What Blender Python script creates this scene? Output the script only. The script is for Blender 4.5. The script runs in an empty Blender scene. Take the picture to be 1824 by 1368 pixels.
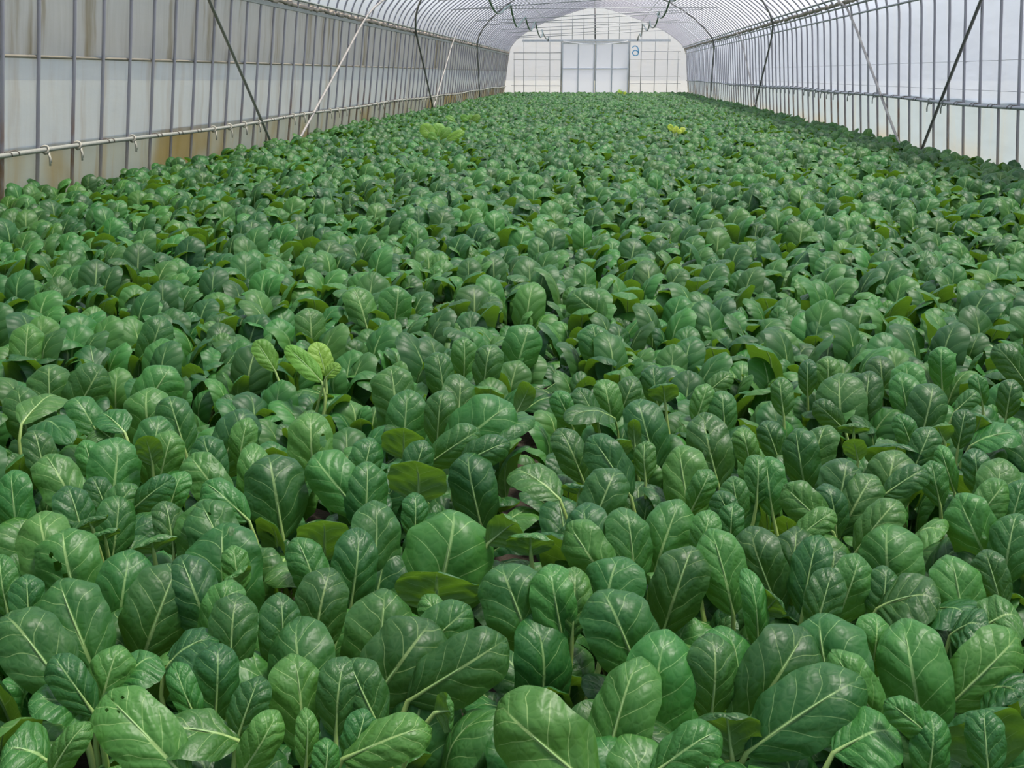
import bpy, math, random
import numpy as np
from mathutils import Vector, Matrix

random.seed(7)
RNG = np.random.default_rng(7)
scene = bpy.context.scene
COL = scene.collection

# ------------------------------------------------------------------ camera
EYE = 1.08                       # eye height over the soil, metres
FPX, IW, IH = 2000.0, 1824.0, 1368.0
VPX, VPY = 1067.0, 131.0         # where the house axis vanishes
_a = (VPX - IW / 2) / FPX
_b = (IH / 2 - VPY) / FPX
_n = math.sqrt(1 + _a * _a + _b * _b)
YAW = math.asin(_a / _n)
PITCH = math.acos(1 / _n / math.cos(YAW))
cam_data = bpy.data.cameras.new('camera')
cam_data.sensor_fit = 'HORIZONTAL'
cam_data.sensor_width = 36.0
cam_data.lens = 36.0 * FPX / IW
cam_data.clip_start = 0.05
cam_data.clip_end = 500
cam = bpy.data.objects.new('camera', cam_data)
cam.location = (0, 0, EYE)
cam.rotation_euler = (math.pi / 2 - PITCH, 0, YAW)
COL.objects.link(cam)
scene.camera = cam

# ------------------------------------------------------------------ sky, sun, exposure
SUN_DIR = Vector((0.30, 0.06, 0.95)).normalized()      # towards the sun
world = bpy.data.worlds.new('sky')
scene.world = world
world.use_nodes = True
wn = world.node_tree
wn.nodes.clear()
w_out = wn.nodes.new('ShaderNodeOutputWorld')
w_bg = wn.nodes.new('ShaderNodeBackground')
w_sky = wn.nodes.new('ShaderNodeTexSky')
w_sky.sky_type = 'NISHITA'
w_sky.sun_disc = False
w_sky.sun_elevation = math.asin(SUN_DIR.z)
w_sky.sun_rotation = math.atan2(SUN_DIR.x, SUN_DIR.y)
w_sky.air_density = 1.0
w_sky.dust_density = 3.0
w_sky.ozone_density = 1.0
w_bg.inputs['Strength'].default_value = 0.18
wn.links.new(w_sky.outputs[0], w_bg.inputs[0])
wn.links.new(w_bg.outputs[0], w_out.inputs[0])
sun_data = bpy.data.lights.new('sun', 'SUN')
sun_data.energy = 6.5
sun_data.angle = math.radians(9.0)
sun_data.color = (1.0, 0.95, 0.86)
sun = bpy.data.objects.new('sun', sun_data)
sun.rotation_euler = SUN_DIR.to_track_quat('Z', 'Y').to_euler()
sun.location = (5, 0, 12)
COL.objects.link(sun)
scene.view_settings.view_transform = 'Standard'
scene.view_settings.look = 'None'
scene.view_settings.gamma = 1.0
scene.view_settings.use_curve_mapping = False
scene.view_settings.exposure = 0.35
scene.cycles.max_bounces = 5
scene.cycles.diffuse_bounces = 2
scene.cycles.glossy_bounces = 2
scene.cycles.transmission_bounces = 4
scene.cycles.transparent_max_bounces = 12
scene.cycles.sample_clamp_indirect = 6.0
scene.cycles.use_denoising = True
scene.cycles.use_adaptive_sampling = True
scene.cycles.adaptive_threshold = 0.05

# camera frame in world space, used to turn image measurements into points of the place
CR = np.array([math.cos(YAW), math.sin(YAW), 0.0])
CF = np.array([-math.sin(YAW) * math.cos(PITCH), math.cos(YAW) * math.cos(PITCH), -math.sin(PITCH)])
CU = np.cross(CR, CF)
CP = np.array([0, 0, EYE])


def ray(x, y):
    return CF + CR * (x - IW / 2) / FPX + CU * (IH / 2 - y) / FPX


def on_z(x, y, z):
    d = ray(x, y)
    return CP + d * ((z - EYE) / d[2])


def project(p):
    q = np.asarray(p, float) - CP
    d = q @ CF
    return IW / 2 + FPX * (q @ CR) / d, IH / 2 - FPX * (q @ CU) / d, d


# ------------------------------------------------------------------ helpers
def tag(o, label=None, cat=None, group=None, kind=None):
    if label:
        o['label'] = label
    if cat:
        o['category'] = cat
    if group:
        o['group'] = group
    if kind:
        o['kind'] = kind
    return o


def link(name, data, parent=None, loc=None):
    o = bpy.data.objects.new(name, data)
    COL.objects.link(o)
    if parent is not None:
        o.parent = parent
    if loc is not None:
        o.location = loc
    return o


def mesh_np(name, verts, quads, mats=(), uvs=None, smooth=True, mat_idx=None):
    """verts (n,3), faces list/array of quads or list of polys."""
    me = bpy.data.meshes.new(name)
    verts = np.asarray(verts, dtype=np.float32)
    if isinstance(quads, np.ndarray):
        nf, k = quads.shape
        me.vertices.add(len(verts))
        me.vertices.foreach_set('co', verts.ravel())
        me.loops.add(nf * k)
        me.polygons.add(nf)
        me.loops.foreach_set('vertex_index', quads.ravel().astype(np.int32))
        me.polygons.foreach_set('loop_start', (np.arange(nf) * k).astype(np.int32))
        me.update(calc_edges=True)
        li = quads.ravel()
    else:
        me.from_pydata(verts.tolist(), [], [list(q) for q in quads])
        li = np.array([i for q in quads for i in q], dtype=np.int64)
    if uvs is not None:
        lay = me.uv_layers.new(name='UVMap')
        lay.data.foreach_set('uv', np.asarray(uvs, dtype=np.float32)[li].ravel())
    for m in mats:
        me.materials.append(m)
    if mat_idx is not None:
        me.polygons.foreach_set('material_index', np.asarray(mat_idx, dtype=np.int32))
    if smooth:
        me.polygons.foreach_set('use_smooth', np.ones(len(me.polygons), dtype=bool))
    me.validate()
    me.update()
    return me


def tube_geo(path, rad, sides=8, caps=True):
    """round tube along a poly-line; rad a number or one per point"""
    P = np.asarray(path, float)
    n = len(P)
    r = np.full(n, rad, float) if np.isscalar(rad) else np.asarray(rad, float)
    T = np.gradient(P, axis=0)
    T /= np.linalg.norm(T, axis=1)[:, None] + 1e-12
    ref = np.array([0, 0, 1.0]) if abs(T[0][2]) < 0.9 else np.array([0, 1.0, 0])
    V = []
    s = np.cross(T[0], ref)
    s /= np.linalg.norm(s)
    ang = np.arange(sides) * 2 * math.pi / sides
    for i in range(n):
        s = s - T[i] * (s @ T[i])
        s /= np.linalg.norm(s) + 1e-12
        b = np.cross(T[i], s)
        V.append(P[i] + r[i] * (np.cos(ang)[:, None] * s + np.sin(ang)[:, None] * b))
    V = np.concatenate(V)
    F = []
    for i in range(n - 1):
        for j in range(sides):
            k = (j + 1) % sides
            F.append([i * sides + j, i * sides + k, (i + 1) * sides + k, (i + 1) * sides + j])
    if caps:
        F.append(list(range(sides))[::-1])
        F.append([(n - 1) * sides + j for j in range(sides)])
    return V, F


def tube(name, path, rad, mat, parent=None, sides=8, loc=None):
    V, F = tube_geo(path, rad, sides)
    return link(name, mesh_np(name, V, F, [mat]), parent, loc)


def box_geo(x0, x1, y0, y1, z0, z1):
    V = [(x0, y0, z0), (x1, y0, z0), (x1, y1, z0), (x0, y1, z0), (x0, y0, z1), (x1, y0, z1), (x1, y1, z1), (x0, y1, z1)]
    F = [[0, 3, 2, 1], [4, 5, 6, 7], [0, 1, 5, 4], [1, 2, 6, 5], [2, 3, 7, 6], [3, 0, 4, 7]]
    return np.array(V, float), F


def box(name, b, mat, parent=None):
    V, F = box_geo(*b)
    return link(name, mesh_np(name, V, F, [mat], smooth=False), parent)


def join_geo(parts):
    V, F, o = [], [], 0
    for v, f in parts:
        V.append(np.asarray(v, float))
        F += [[i + o for i in q] for q in f]
        o += len(v)
    return np.concatenate(V), F


def catmull(pts, per=4):
    P = np.asarray(pts, float)
    P = np.vstack([2 * P[0] - P[1], P, 2 * P[-1] - P[-2]])
    out = []
    for i in range(1, len(P) - 2):
        for k in range(per):
            t = k / per
            a, b, c, d = P[i - 1], P[i], P[i + 1], P[i + 2]
            out.append(0.5 * (2 * b + (c - a) * t + (2 * a - 5 * b + 4 * c - d) * t * t + (3 * b - a - 3 * c + d) * t ** 3))
    out.append(P[-2])
    return np.array(out)


# ------------------------------------------------------------------ materials
class NT:
    """small node-tree writer"""
    def __init__(self, name):
        self.m = bpy.data.materials.new(name)
        self.m.use_nodes = True
        self.t = self.m.node_tree
        self.t.nodes.clear()
        self.out = self.t.nodes.new('ShaderNodeOutputMaterial')

    def n(self, typ, **kw):
        nd = self.t.nodes.new('ShaderNode' + typ)
        for k, v in kw.items():
            if k.startswith('i_'):
                self.set(nd.inputs[k[2:].replace('_', ' ')], v)
            else:
                setattr(nd, k, v)
        return nd

    def set(self, sock, v):
        if isinstance(v, bpy.types.NodeSocket):
            self.t.links.new(v, sock)
        else:
            sock.default_value = v

    def math(self, op, a, b=None, c=None, clamp=False):
        nd = self.t.nodes.new('ShaderNodeMath')
        nd.operation = op
        nd.use_clamp = clamp
        self.set(nd.inputs[0], a)
        if b is not None:
            self.set(nd.inputs[1], b)
        if c is not None:
            self.set(nd.inputs[2], c)
        return nd.outputs[0]

    def ramp(self, v, lo, hi, a=0.0, b=1.0):
        nd = self.t.nodes.new('ShaderNodeMapRange')
        nd.interpolation_type = 'SMOOTHSTEP'
        self.set(nd.inputs[0], v)
        self.set(nd.inputs[1], lo)
        self.set(nd.inputs[2], hi)
        self.set(nd.inputs[3], a)
        self.set(nd.inputs[4], b)
        return nd.outputs[0]

    def mix(self, f, a, b, blend='MIX'):
        nd = self.t.nodes.new('ShaderNodeMix')
        nd.data_type = 'RGBA'
        nd.blend_type = blend
        self.set(nd.inputs[0], f)
        self.set(nd.inputs[6], a)
        self.set(nd.inputs[7], b)
        return nd.outputs[2]

    def noise(self, vec, scale, detail=3.0, rough=0.5, dist=0.0):
        nd = self.t.nodes.new('ShaderNodeTexNoise')
        if vec is not None:
            self.set(nd.inputs['Vector'], vec)
        nd.inputs['Scale'].default_value = scale
        nd.inputs['Detail'].default_value = detail
        nd.inputs['Roughness'].default_value = rough
        nd.inputs['Distortion'].default_value = dist
        return nd.outputs[0]

    def coord(self, which='Object'):
        return self.t.nodes.new('ShaderNodeTexCoord').outputs[which]

    def mapping(self, vec, scale=(1, 1, 1), loc=(0, 0, 0)):
        nd = self.t.nodes.new('ShaderNodeMapping')
        self.set(nd.inputs['Vector'], vec)
        nd.inputs['Scale'].default_value = scale
        nd.inputs['Location'].default_value = loc
        return nd.outputs[0]

    def sep(self, vec):
        nd = self.t.nodes.new('ShaderNodeSeparateXYZ')
        self.set(nd.inputs[0], vec)
        return nd.outputs

    def finish(self, shader):
        self.t.links.new(shader, self.out.inputs[0])
        return self.m


def c4(r, g, b):
    return (r, g, b, 1.0)


def leaf_material(name, green, green2, vein, under, trans, trans_fac=0.28, rough=0.42, fine=True):
    k = NT(name)
    uv = k.coord('UV')
    ux, v, _ = k.sep(uv)
    u = k.math('MULTIPLY_ADD', ux, 2.0, -1.0)
    au = k.math('ABSOLUTE', u)
    rnd = k.t.nodes.new('ShaderNodeObjectInfo').outputs['Random']
    rnd2 = k.math('FRACT', k.math('MULTIPLY', rnd, 17.31))
    obj = k.coord('Object')
    # UV stretched to the true proportions of a blade, shifted per leaf
    comb = k.t.nodes.new('ShaderNodeCombineXYZ')
    k.set(comb.inputs[0], u)
    k.set(comb.inputs[1], k.math('MULTIPLY', v, 3.2))
    k.set(comb.inputs[2], k.math('MULTIPLY', rnd, 40.0))
    cv = comb.outputs[0]
    warp = k.math('SUBTRACT', k.noise(cv, 1.1, 1.0), 0.5)
    # lateral veins: run from the midrib out and towards the tip
    side = k.math('MULTIPLY', k.math('SIGN', u), 0.27)
    bend = k.math('MULTIPLY', k.math('POWER', au, 0.85), 0.26)
    ph = k.math('SUBTRACT', v, bend)
    ph = k.math('MULTIPLY', ph, 5.4)
    ph = k.math('ADD', ph, side)
    ph = k.math('ADD', ph, k.math('MULTIPLY', warp, 0.85))
    ph = k.math('ADD', ph, k.math('MULTIPLY', rnd, 3.0))
    fr = k.math('ABSOLUTE', k.math('SUBTRACT', k.math('FRACT', ph), 0.5))      # 0 on the vein
    lat_w = k.math('MULTIPLY_ADD', au, -0.022, 0.040)
    lat = k.math('SUBTRACT', 1.0, k.ramp(fr, 0.0, lat_w))
    lat = k.math('MULTIPLY', lat, k.ramp(au, 1.0, 0.7))
    # midrib
    mw = k.math('MULTIPLY_ADD', v, -0.075, 0.095)
    mid = k.math('SUBTRACT', 1.0, k.ramp(au, k.math('MULTIPLY', mw, 0.4), mw))
    mid = k.math('MULTIPLY', mid, k.ramp(v, 0.95, 0.55))
    # fine net of veins
    veins_c = veins = k.math('MAXIMUM', k.math('MULTIPLY', lat, 0.85 if fine else 0.45), mid)
    if fine:
        vo = k.t.nodes.new('ShaderNodeTexVoronoi')
        vo.feature = 'DISTANCE_TO_EDGE'
        k.set(vo.inputs['Vector'], cv)
        vo.inputs['Scale'].default_value = 4.2
        net = k.math('SUBTRACT', 1.0, k.ramp(vo.outputs[0], 0.0, 0.08))
        veins_c = k.math('MAXIMUM', veins, k.math('MULTIPLY', net, 0.07))
    # colour
    blot = k.noise(cv, 1.3, 2.0, 0.6) if fine else k.math('MULTIPLY_ADD', warp, 1.0, 0.5)
    base = k.mix(k.ramp(k.math('MULTIPLY_ADD', rnd2, 0.6, k.math('MULTIPLY', blot, 0.5)), 0.2, 0.95), green, green2)
    col = k.mix(k.math('MULTIPLY', veins_c, 0.80), base, vein)
    hsv = k.n('HueSaturation')
    k.set(hsv.inputs['Hue'], k.math('MULTIPLY_ADD', rnd, 0.03, 0.485))
    k.set(hsv.inputs['Value'], k.math('MULTIPLY_ADD', rnd2, 0.36, 0.82))
    k.set(hsv.inputs['Color'], col)
    back = k.t.nodes.new('ShaderNodeNewGeometry').outputs['Backfacing']
    ucol = k.mix(k.math('MULTIPLY', veins_c, 0.45), under, vein)
    fcol = k.mix(back, hsv.outputs[0], ucol)
    # relief: quilted between the veins
    quilt = k.math('MULTIPLY', k.ramp(fr, 0.0, 0.42), k.ramp(au, 0.0, 0.25))
    h = quilt
    if fine:
        netq = k.ramp(vo.outputs[0], 0.0, 0.30)
        h = k.math('ADD', h, k.math('MULTIPLY', netq, 0.28))
    bump = k.n('Bump', i_Strength=0.5, i_Distance=0.0023 if fine else 0.0024)
    k.set(bump.inputs['Height'], h)
    p = k.n('BsdfPrincipled')
    k.set(p.inputs['Base Color'], fcol)
    k.set(p.inputs['Roughness'], k.math('MULTIPLY_ADD', back, 0.18, k.math('MULTIPLY_ADD', blot, 0.12, rough - 0.04)))
    p.inputs['Specular IOR Level'].default_value = 0.36
    k.set(p.inputs['Normal'], bump.outputs[0])
    tr = k.n('BsdfTranslucent')
    k.set(tr.inputs['Color'], k.mix(k.math('MULTIPLY', veins_c, 0.5), trans, vein))
    mx = k.n('MixShader')
    k.set(mx.inputs[0], trans_fac)
    k.t.links.new(p.outputs[0], mx.inputs[1])
    k.t.links.new(tr.outputs[0], mx.inputs[2])
    return k.finish(mx.outputs[0])


LEAF_COLOURS = (c4(0.017, 0.088, 0.017), c4(0.042, 0.148, 0.024), c4(0.27, 0.42, 0.14), c4(0.055, 0.135, 0.026), c4(0.125, 0.27, 0.014))
M_LEAF = leaf_material('leaf_green', *LEAF_COLOURS)
M_LEAF_FAR = leaf_material('leaf_green_plain', *LEAF_COLOURS, rough=0.45, fine=False)
M_PALE = leaf_material('leaf_pale', c4(0.115, 0.27, 0.035), c4(0.16, 0.33, 0.04), c4(0.38, 0.52, 0.16),
                       c4(0.19, 0.32, 0.05), c4(0.26, 0.42, 0.02), 0.35, 0.5)
M_YELLOW = leaf_material('leaf_yellow', c4(0.30, 0.42, 0.03), c4(0.36, 0.48, 0.04), c4(0.45, 0.55, 0.16),
                         c4(0.30, 0.42, 0.05), c4(0.40, 0.50, 0.02), 0.35, 0.5)


def stalk_material():
    k = NT('stalk')
    uv = k.coord('UV')
    _, v, _ = k.sep(uv)
    n = k.noise(k.coord('Object'), 60, 2)
    a = k.mix(k.ramp(v, 0.35, 0.75), c4(0.30, 0.40, 0.11), c4(0.21, 0.34, 0.12))
    col = k.mix(k.math('MULTIPLY', n, 0.35), a, c4(0.15, 0.27, 0.06))
    p = k.n('BsdfPrincipled', i_Roughness=0.42)
    k.set(p.inputs['Base Color'], col)
    p.inputs['Subsurface Weight'].default_value = 0.0
    return k.finish(p.outputs[0])


M_STALK = stalk_material()


def metal_material(name, col, rust=0.0, rough=0.5, metallic=0.35):
    k = NT(name)
    ob = k.coord('Object')
    n = k.noise(k.mapping(ob, (9, 9, 2)), 3.0, 4.0, 0.6)
    base = k.mix(n, tuple(x * 0.75 for x in col[:3]) + (1,), tuple(min(1, x * 1.2) for x in col[:3]) + (1,))
    if rust:
        rnd = k.t.nodes.new('ShaderNodeObjectInfo').outputs['Random']
        z = k.sep(ob)[2]
        low = k.ramp(z, 1.05, 0.45)
        on = k.ramp(k.math('FRACT', k.math('MULTIPLY', rnd, 7.7)), 0.45, 0.9)
        f = k.math('MULTIPLY', k.math('MULTIPLY', low, k.math('MULTIPLY_ADD', on, 0.75, 0.2)), k.ramp(n, 0.25, 0.6))
        base = k.mix(k.math('MULTIPLY', f, rust), base, c4(0.22, 0.105, 0.04))
        dust = k.ramp(z, 0.62, 0.2)
        base = k.mix(k.math('MULTIPLY', dust, 0.55), base, c4(0.42, 0.34, 0.22))
    p = k.n('BsdfPrincipled', i_Roughness=rough, i_Metallic=metallic)
    k.set(p.inputs['Base Color'], base)
    return k.finish(p.outputs[0])


M_HOOP = metal_material('galvanised_hoop', c4(0.34, 0.33, 0.36), rust=0.9)
M_PIPE = metal_material('galvanised_pipe', c4(0.34, 0.35, 0.35))
M_RAIL = metal_material('weathered_rail', c4(0.30, 0.30, 0.25), metallic=0.1, rough=0.6)
M_DARKPIPE = metal_material('dark_pipe', c4(0.15, 0.145, 0.14), metallic=0.2)
M_PALEPIPE = metal_material('pale_pipe', c4(0.33, 0.31, 0.28), metallic=0.15)
M_ALU = metal_material('door_aluminium', c4(0.55, 0.57, 0.57), metallic=0.3, rough=0.45)
M_CHANNEL = metal_material('film_channel', c4(0.23, 0.25, 0.22), metallic=0.1, rough=0.6)


def plain(name, col, rough=0.6, scale=20.0, amount=0.3):
    k = NT(name)
    n = k.noise(k.coord('Object'), scale, 4.0, 0.6)
    dark = tuple(x * (1 - amount) for x in col[:3]) + (1,)
    p = k.n('BsdfPrincipled', i_Roughness=rough)
    k.set(p.inputs['Base Color'], k.mix(n, dark, col))
    return k.finish(p.outputs[0])


M_STRING = plain('tie_string', c4(0.50, 0.47, 0.38), 0.8, 80)
M_WIRE = plain('tie_wire', c4(0.16, 0.13, 0.10), 0.6, 60)
M_HOSE = plain('green_hose', c4(0.035, 0.085, 0.06), 0.35, 10)
M_WHITE = plain('white_cord', c4(0.82, 0.82, 0.80), 0.6, 10, 0.1)
M_BLUE = plain('blue_paint', c4(0.06, 0.38, 0.66), 0.6, 12, 0.25)
M_ROLL = plain('rolled_film', c4(0.50, 0.42, 0.33), 0.7, 14, 0.75)


def film_material(name, tint, clear, stain=None, stain_amt=0.0, stain2=None, stain2_amt=0.0, low=None, diffuse=0.25, streak=(1, 3.0, 0.25)):
    """plastic greenhouse film: partly clear, partly milky, with real dirt on it"""
    k = NT(name)
    ob = k.coord('Object')
    st = k.noise(k.mapping(ob, streak), 1.6, 5.0, 0.62)
    fine = k.noise(k.mapping(ob, (1, 6.0, 0.6)), 3.0, 4.0, 0.6)
    big = k.noise(ob, 0.55, 3.0, 0.55)
    col = tint
    dirt = k.math('MULTIPLY', k.ramp(st, 0.48, 0.72), 1.0)
    if stain:
        f = k.math('MULTIPLY', k.math('MULTIPLY_ADD', fine, 0.5, dirt), stain_amt, clamp=True)
        col = k.mix(f, col, stain)
    if stain2:
        f2 = k.math('MULTIPLY', k.ramp(big, 0.46, 0.62), stain2_amt)
        if low:
            f2 = k.math('MULTIPLY', f2, k.ramp(k.sep(ob)[2], low[1], low[0]))
        col = k.mix(f2, col, stain2)
    wr = k.noise(k.mapping(ob, (1, 1.0, 2.4)), 4.0, 3.0, 0.5)
    bump = k.n('Bump', i_Strength=0.25, i_Distance=0.02)
    k.set(bump.inputs['Height'], wr)
    tl = k.n('BsdfTranslucent')
    k.set(tl.inputs['Color'], col)
    k.set(tl.inputs['Normal'], bump.outputs[0])
    df = k.n('BsdfPrincipled', i_Roughness=0.32)
    k.set(df.inputs['Base Color'], col)
    k.set(df.inputs['Normal'], bump.outputs[0])
    tp = k.n('BsdfTransparent')
    k.set(tp.inputs['Color'], k.mix(0.5, c4(1, 1, 1), col))
    m1 = k.n('MixShader')
    m1.inputs[0].default_value = diffuse
    k.t.links.new(tl.outputs[0], m1.inputs[1])
    k.t.links.new(df.outputs[0], m1.inputs[2])
    m2 = k.n('MixShader')
    k.set(m2.inputs[0], k.math('MULTIPLY', k.math('SUBTRACT', 1.0, k.math('MULTIPLY', dirt, 0.3)), clear))
    k.t.links.new(m1.outputs[0], m2.inputs[1])
    k.t.links.new(tp.outputs[0], m2.inputs[2])
    return k.finish(m2.outputs[0])




def clear_film(name, col, clear, diffuse):
    k = NT(name)
    tl = k.n('BsdfTranslucent', i_Color=col)
    df = k.n('BsdfPrincipled', i_Roughness=0.3)
    df.inputs['Base Color'].default_value = col
    tp = k.n('BsdfTransparent')
    m1, m2 = k.n('MixShader'), k.n('MixShader')
    m1.inputs[0].default_value = diffuse
    m2.inputs[0].default_value = clear
    k.t.links.new(tl.outputs[0], m1.inputs[1])
    k.t.links.new(df.outputs[0], m1.inputs[2])
    k.t.links.new(m1.outputs[0], m2.inputs[1])
    k.t.links.new(tp.outputs[0], m2.inputs[2])
    return k.finish(m2.outputs[0])


M_FILM_ROOF = clear_film('film_roof', c4(0.60, 0.62, 0.72), 0.56, 0.15)
M_FILM_L = film_material('film_left', c4(0.66, 0.70, 0.70), 0.13, c4(0.46, 0.39, 0.30), 0.5)
M_FILM_L2 = film_material('film_left_upper', c4(0.56, 0.56, 0.54), 0.14, c4(0.27, 0.23, 0.15), 0.8, streak=(1, 2.6, 0.16))
M_FILM_R = film_material('film_right', c4(0.43, 0.475, 0.56), 0.12, c4(0.42, 0.43, 0.44), 0.3)
M_SKIRT_L = film_material('film_skirt_left', c4(0.46, 0.50, 0.43), 0.12, c4(0.42, 0.28, 0.09), 0.45, c4(0.32, 0.22, 0.05), 0.9)
M_SKIRT_R = film_material('film_skirt_right', c4(0.36, 0.43, 0.47), 0.10, c4(0.45, 0.38, 0.24), 0.25, c4(0.44, 0.33, 0.15), 0.6, low=(0.15, 0.5))
M_PANE = clear_film('door_film', c4(0.90, 0.91, 0.95), 0.28, 0.1)
M_FILM_END = film_material('film_end', c4(0.93, 0.93, 0.96), 0.22, c4(0.75, 0.68, 0.6), 0.25, diffuse=0.12, streak=(3, 1, 1))


def soil_material(name, a, b):
    k = NT(name)
    ob = k.coord('Object')
    n = k.noise(ob, 6.0, 8.0, 0.65)
    f = k.noise(ob, 55.0, 4.0, 0.6)
    col = k.mix(k.math('MULTIPLY_ADD', n, 0.7, k.math('MULTIPLY', f, 0.3)), a, b)
    bump = k.n('Bump', i_Strength=0.8, i_Distance=0.02)
    k.set(bump.inputs['Height'], k.math('ADD', n, k.math('MULTIPLY', f, 0.5)))
    p = k.n('BsdfPrincipled', i_Roughness=0.9)
    k.set(p.inputs['Base Color'], col)
    k.set(p.inputs['Normal'], bump.outputs[0])
    return k.finish(p.outputs[0])


M_SOIL = soil_material('soil', c4(0.016, 0.011, 0.007), c4(0.050, 0.034, 0.021))
M_OUTSIDE = soil_material('outside_ground', c4(0.17, 0.15, 0.08), c4(0.26, 0.24, 0.15))

# ------------------------------------------------------------------ the house: cross-section and film
Y0, Y1 = -1.5, 50.2
PROFILE = [(-4.12, -1.08), (-4.04, -0.45), (-3.95, 0.25), (-3.87, 0.86), (-3.74, 1.16), (-3.40, 1.50), (-2.76, 1.91), (-2.15, 2.16),
           (-1.63, 2.34), (-0.90, 2.57), (-0.22, 2.70), (0.40, 2.60), (1.23, 2.34), (1.90, 2.10), (2.45, 1.87), (2.90, 1.62),
           (3.30, 1.33), (3.54, 1.10), (3.66, 0.86), (3.72, 0.25), (3.78, -0.45), (3.84, -1.08)]
PROF = catmull([(x, z + EYE) for x, z in PROFILE], 4)          # fine poly-line (x, z)
PLEN = np.concatenate([[0], np.cumsum(np.linalg.norm(np.diff(PROF, axis=0), axis=1))])


def prof_at(s):
    return np.array([np.interp(s, PLEN, PROF[:, 0]), np.interp(s, PLEN, PROF[:, 1])])


def s_at_z(z, side):
    m = len(PROF) // 2
    if side < 0:
        return float(np.interp(z, PROF[:m, 1], PLEN[:m]))
    return float(np.interp(z, PROF[m:, 1][::-1], PLEN[m:][::-1]))


def film_strip(name, s0, s1, mat, off, ns, y0=Y0, y1=Y1, billow=0.012, kind='structure', parent=None, step=0.265):
    ss = np.linspace(s0, s1, ns)
    ys = np.arange(y0, y1 + step * 0.5, step)
    ys[-1] = y1
    V = []
    for j, y in enumerate(ys):
        for i, s in enumerate(ss):
            p = prof_at(s)
            q = prof_at(min(s + 0.02, PLEN[-1]))
            r = prof_at(max(s - 0.02, 0))
            t = q - r
            t /= np.linalg.norm(t)
            nrm = np.array([-t[1], t[0]])
            b = off + billow * (j % 2) + billow * 0.6 * math.sin(i * 1.7 + j * 0.9)
            V.append((p[0] + nrm[0] * b, y, p[1] + nrm[1] * b))
    n = len(ss)
    Q = np.array([[j * n + i, j * n + i + 1, (j + 1) * n + i + 1, (j + 1) * n + i] for j in range(len(ys) - 1) for i in range(n - 1)])
    o = link(name, mesh_np(name, V, Q, [mat]), parent)
    if kind:
        o['kind'] = kind
    return o


RAIL_L, RAIL_R = EYE - 0.54, EYE - 0.285
SH_L, SH_R = EYE + 0.90, EYE + 1.08
sl_sh, sr_sh = s_at_z(SH_L, -1), s_at_z(SH_R, 1)
sl_rail, sr_rail = s_at_z(RAIL_L, -1), s_at_z(RAIL_R, 1)
OFF = 0.022
wall_left = tag(film_strip('wall_left', sl_rail - 0.02, s_at_z(EYE + 0.125, -1), M_FILM_L, OFF, 6), 'milky plastic film side wall with brown streaks on the left')
wall_right = tag(film_strip('wall_right', sr_sh, sr_rail + 0.02, M_FILM_R, OFF, 8), 'bluish white plastic film side wall on the right')
ceiling = tag(film_strip('ceiling', sl_sh, sr_sh, M_FILM_ROOF, OFF, 30), 'arched translucent plastic film roof of the greenhouse')
upper = film_strip('upper_curtain', s_at_z(EYE + 0.115, -1), sl_sh, M_FILM_L2, 0.020, 6, kind=None, parent=wall_left)
upper['label'] = 'brown-stained upper layer of film'
skirt_l = film_strip('skirt', 0.0, sl_rail + 0.03, M_SKIRT_L, 0.03, 5, kind=None, parent=wall_left)
skirt_l['label'] = 'yellow-stained film skirt below the rail'
skirt_r = film_strip('skirt', sr_rail - 0.03, PLEN[-1], M_SKIRT_R, 0.03, 5, kind=None, parent=wall_right)
skirt_r['label'] = 'pale film skirt below the rail'
# hem of the upper curtain, a rolled dark edge
p = prof_at(s_at_z(EYE + 0.115, -1))
tube('hem', [(p[0] - 0.026, Y0, p[1]), (p[0] - 0.026, Y1, p[1])], 0.013, plain('hem_dirt', c4(0.30, 0.27, 0.20), 0.8, 6, 0.4), wall_left, 6)
for dz in (0.12, -0.16):
    p = prof_at(s_at_z(EYE + dz, 1))
    tube('seam', [(p[0] + 0.018, Y0, p[1]), (p[0] + 0.018, Y1, p[1])], 0.002, M_PIPE, wall_right, 4)

# floor: soil bed inside, open ground outside
gx, gy = np.linspace(-4.1, 3.8, 60), np.linspace(-1.5, 50.2, 260)
GX, GY = np.meshgrid(gx, gy)
FUR = -0.16
gz = RNG.normal(0, 0.006, GX.shape) - 0.05 * np.exp(-((GX - FUR) / 0.07) ** 2)
V = np.stack([GX, GY, gz], -1).reshape(-1, 3)
n = len(gx)
Q = np.array([[j * n + i, j * n + i + 1, (j + 1) * n + i + 1, (j + 1) * n + i] for j in range(len(gy) - 1) for i in range(n - 1)])
floor = tag(link('floor', mesh_np('floor', V, Q, [M_SOIL])), 'dark brown soil bed under the plants', None, None, 'structure')
V, F = box_geo(-150, 150, -120, 200, -0.5, -0.09)
tag(link('ground', mesh_np('ground', V, F, [M_OUTSIDE], smooth=False)), 'pale dry ground outside the greenhouse film', None, None, 'structure')

# ------------------------------------------------------------------ steel frame
frame = bpy.data.objects.new('greenhouse_frame', None)
COL.objects.link(frame)
frame.location = (0, 0, 0)
tag(frame, 'galvanised steel hoop frame carrying the film of the tunnel', 'frame', None, 'structure')
HP = np.stack([PROF[:, 0], np.zeros(len(PROF)), PROF[:, 1]], -1)
hv, hf = tube_geo(HP, 0.0145, 8)
hoop_me = mesh_np('hoop', hv, hf, [M_HOOP])
HOOP_Y = [8.05 + 0.53 * k for k in range(-12, 80)]
for y in HOOP_Y:
    o = link('hoop', hoop_me, frame, (random.uniform(-0.006, 0.006), y + random.uniform(-0.02, 0.02), 0))
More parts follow.
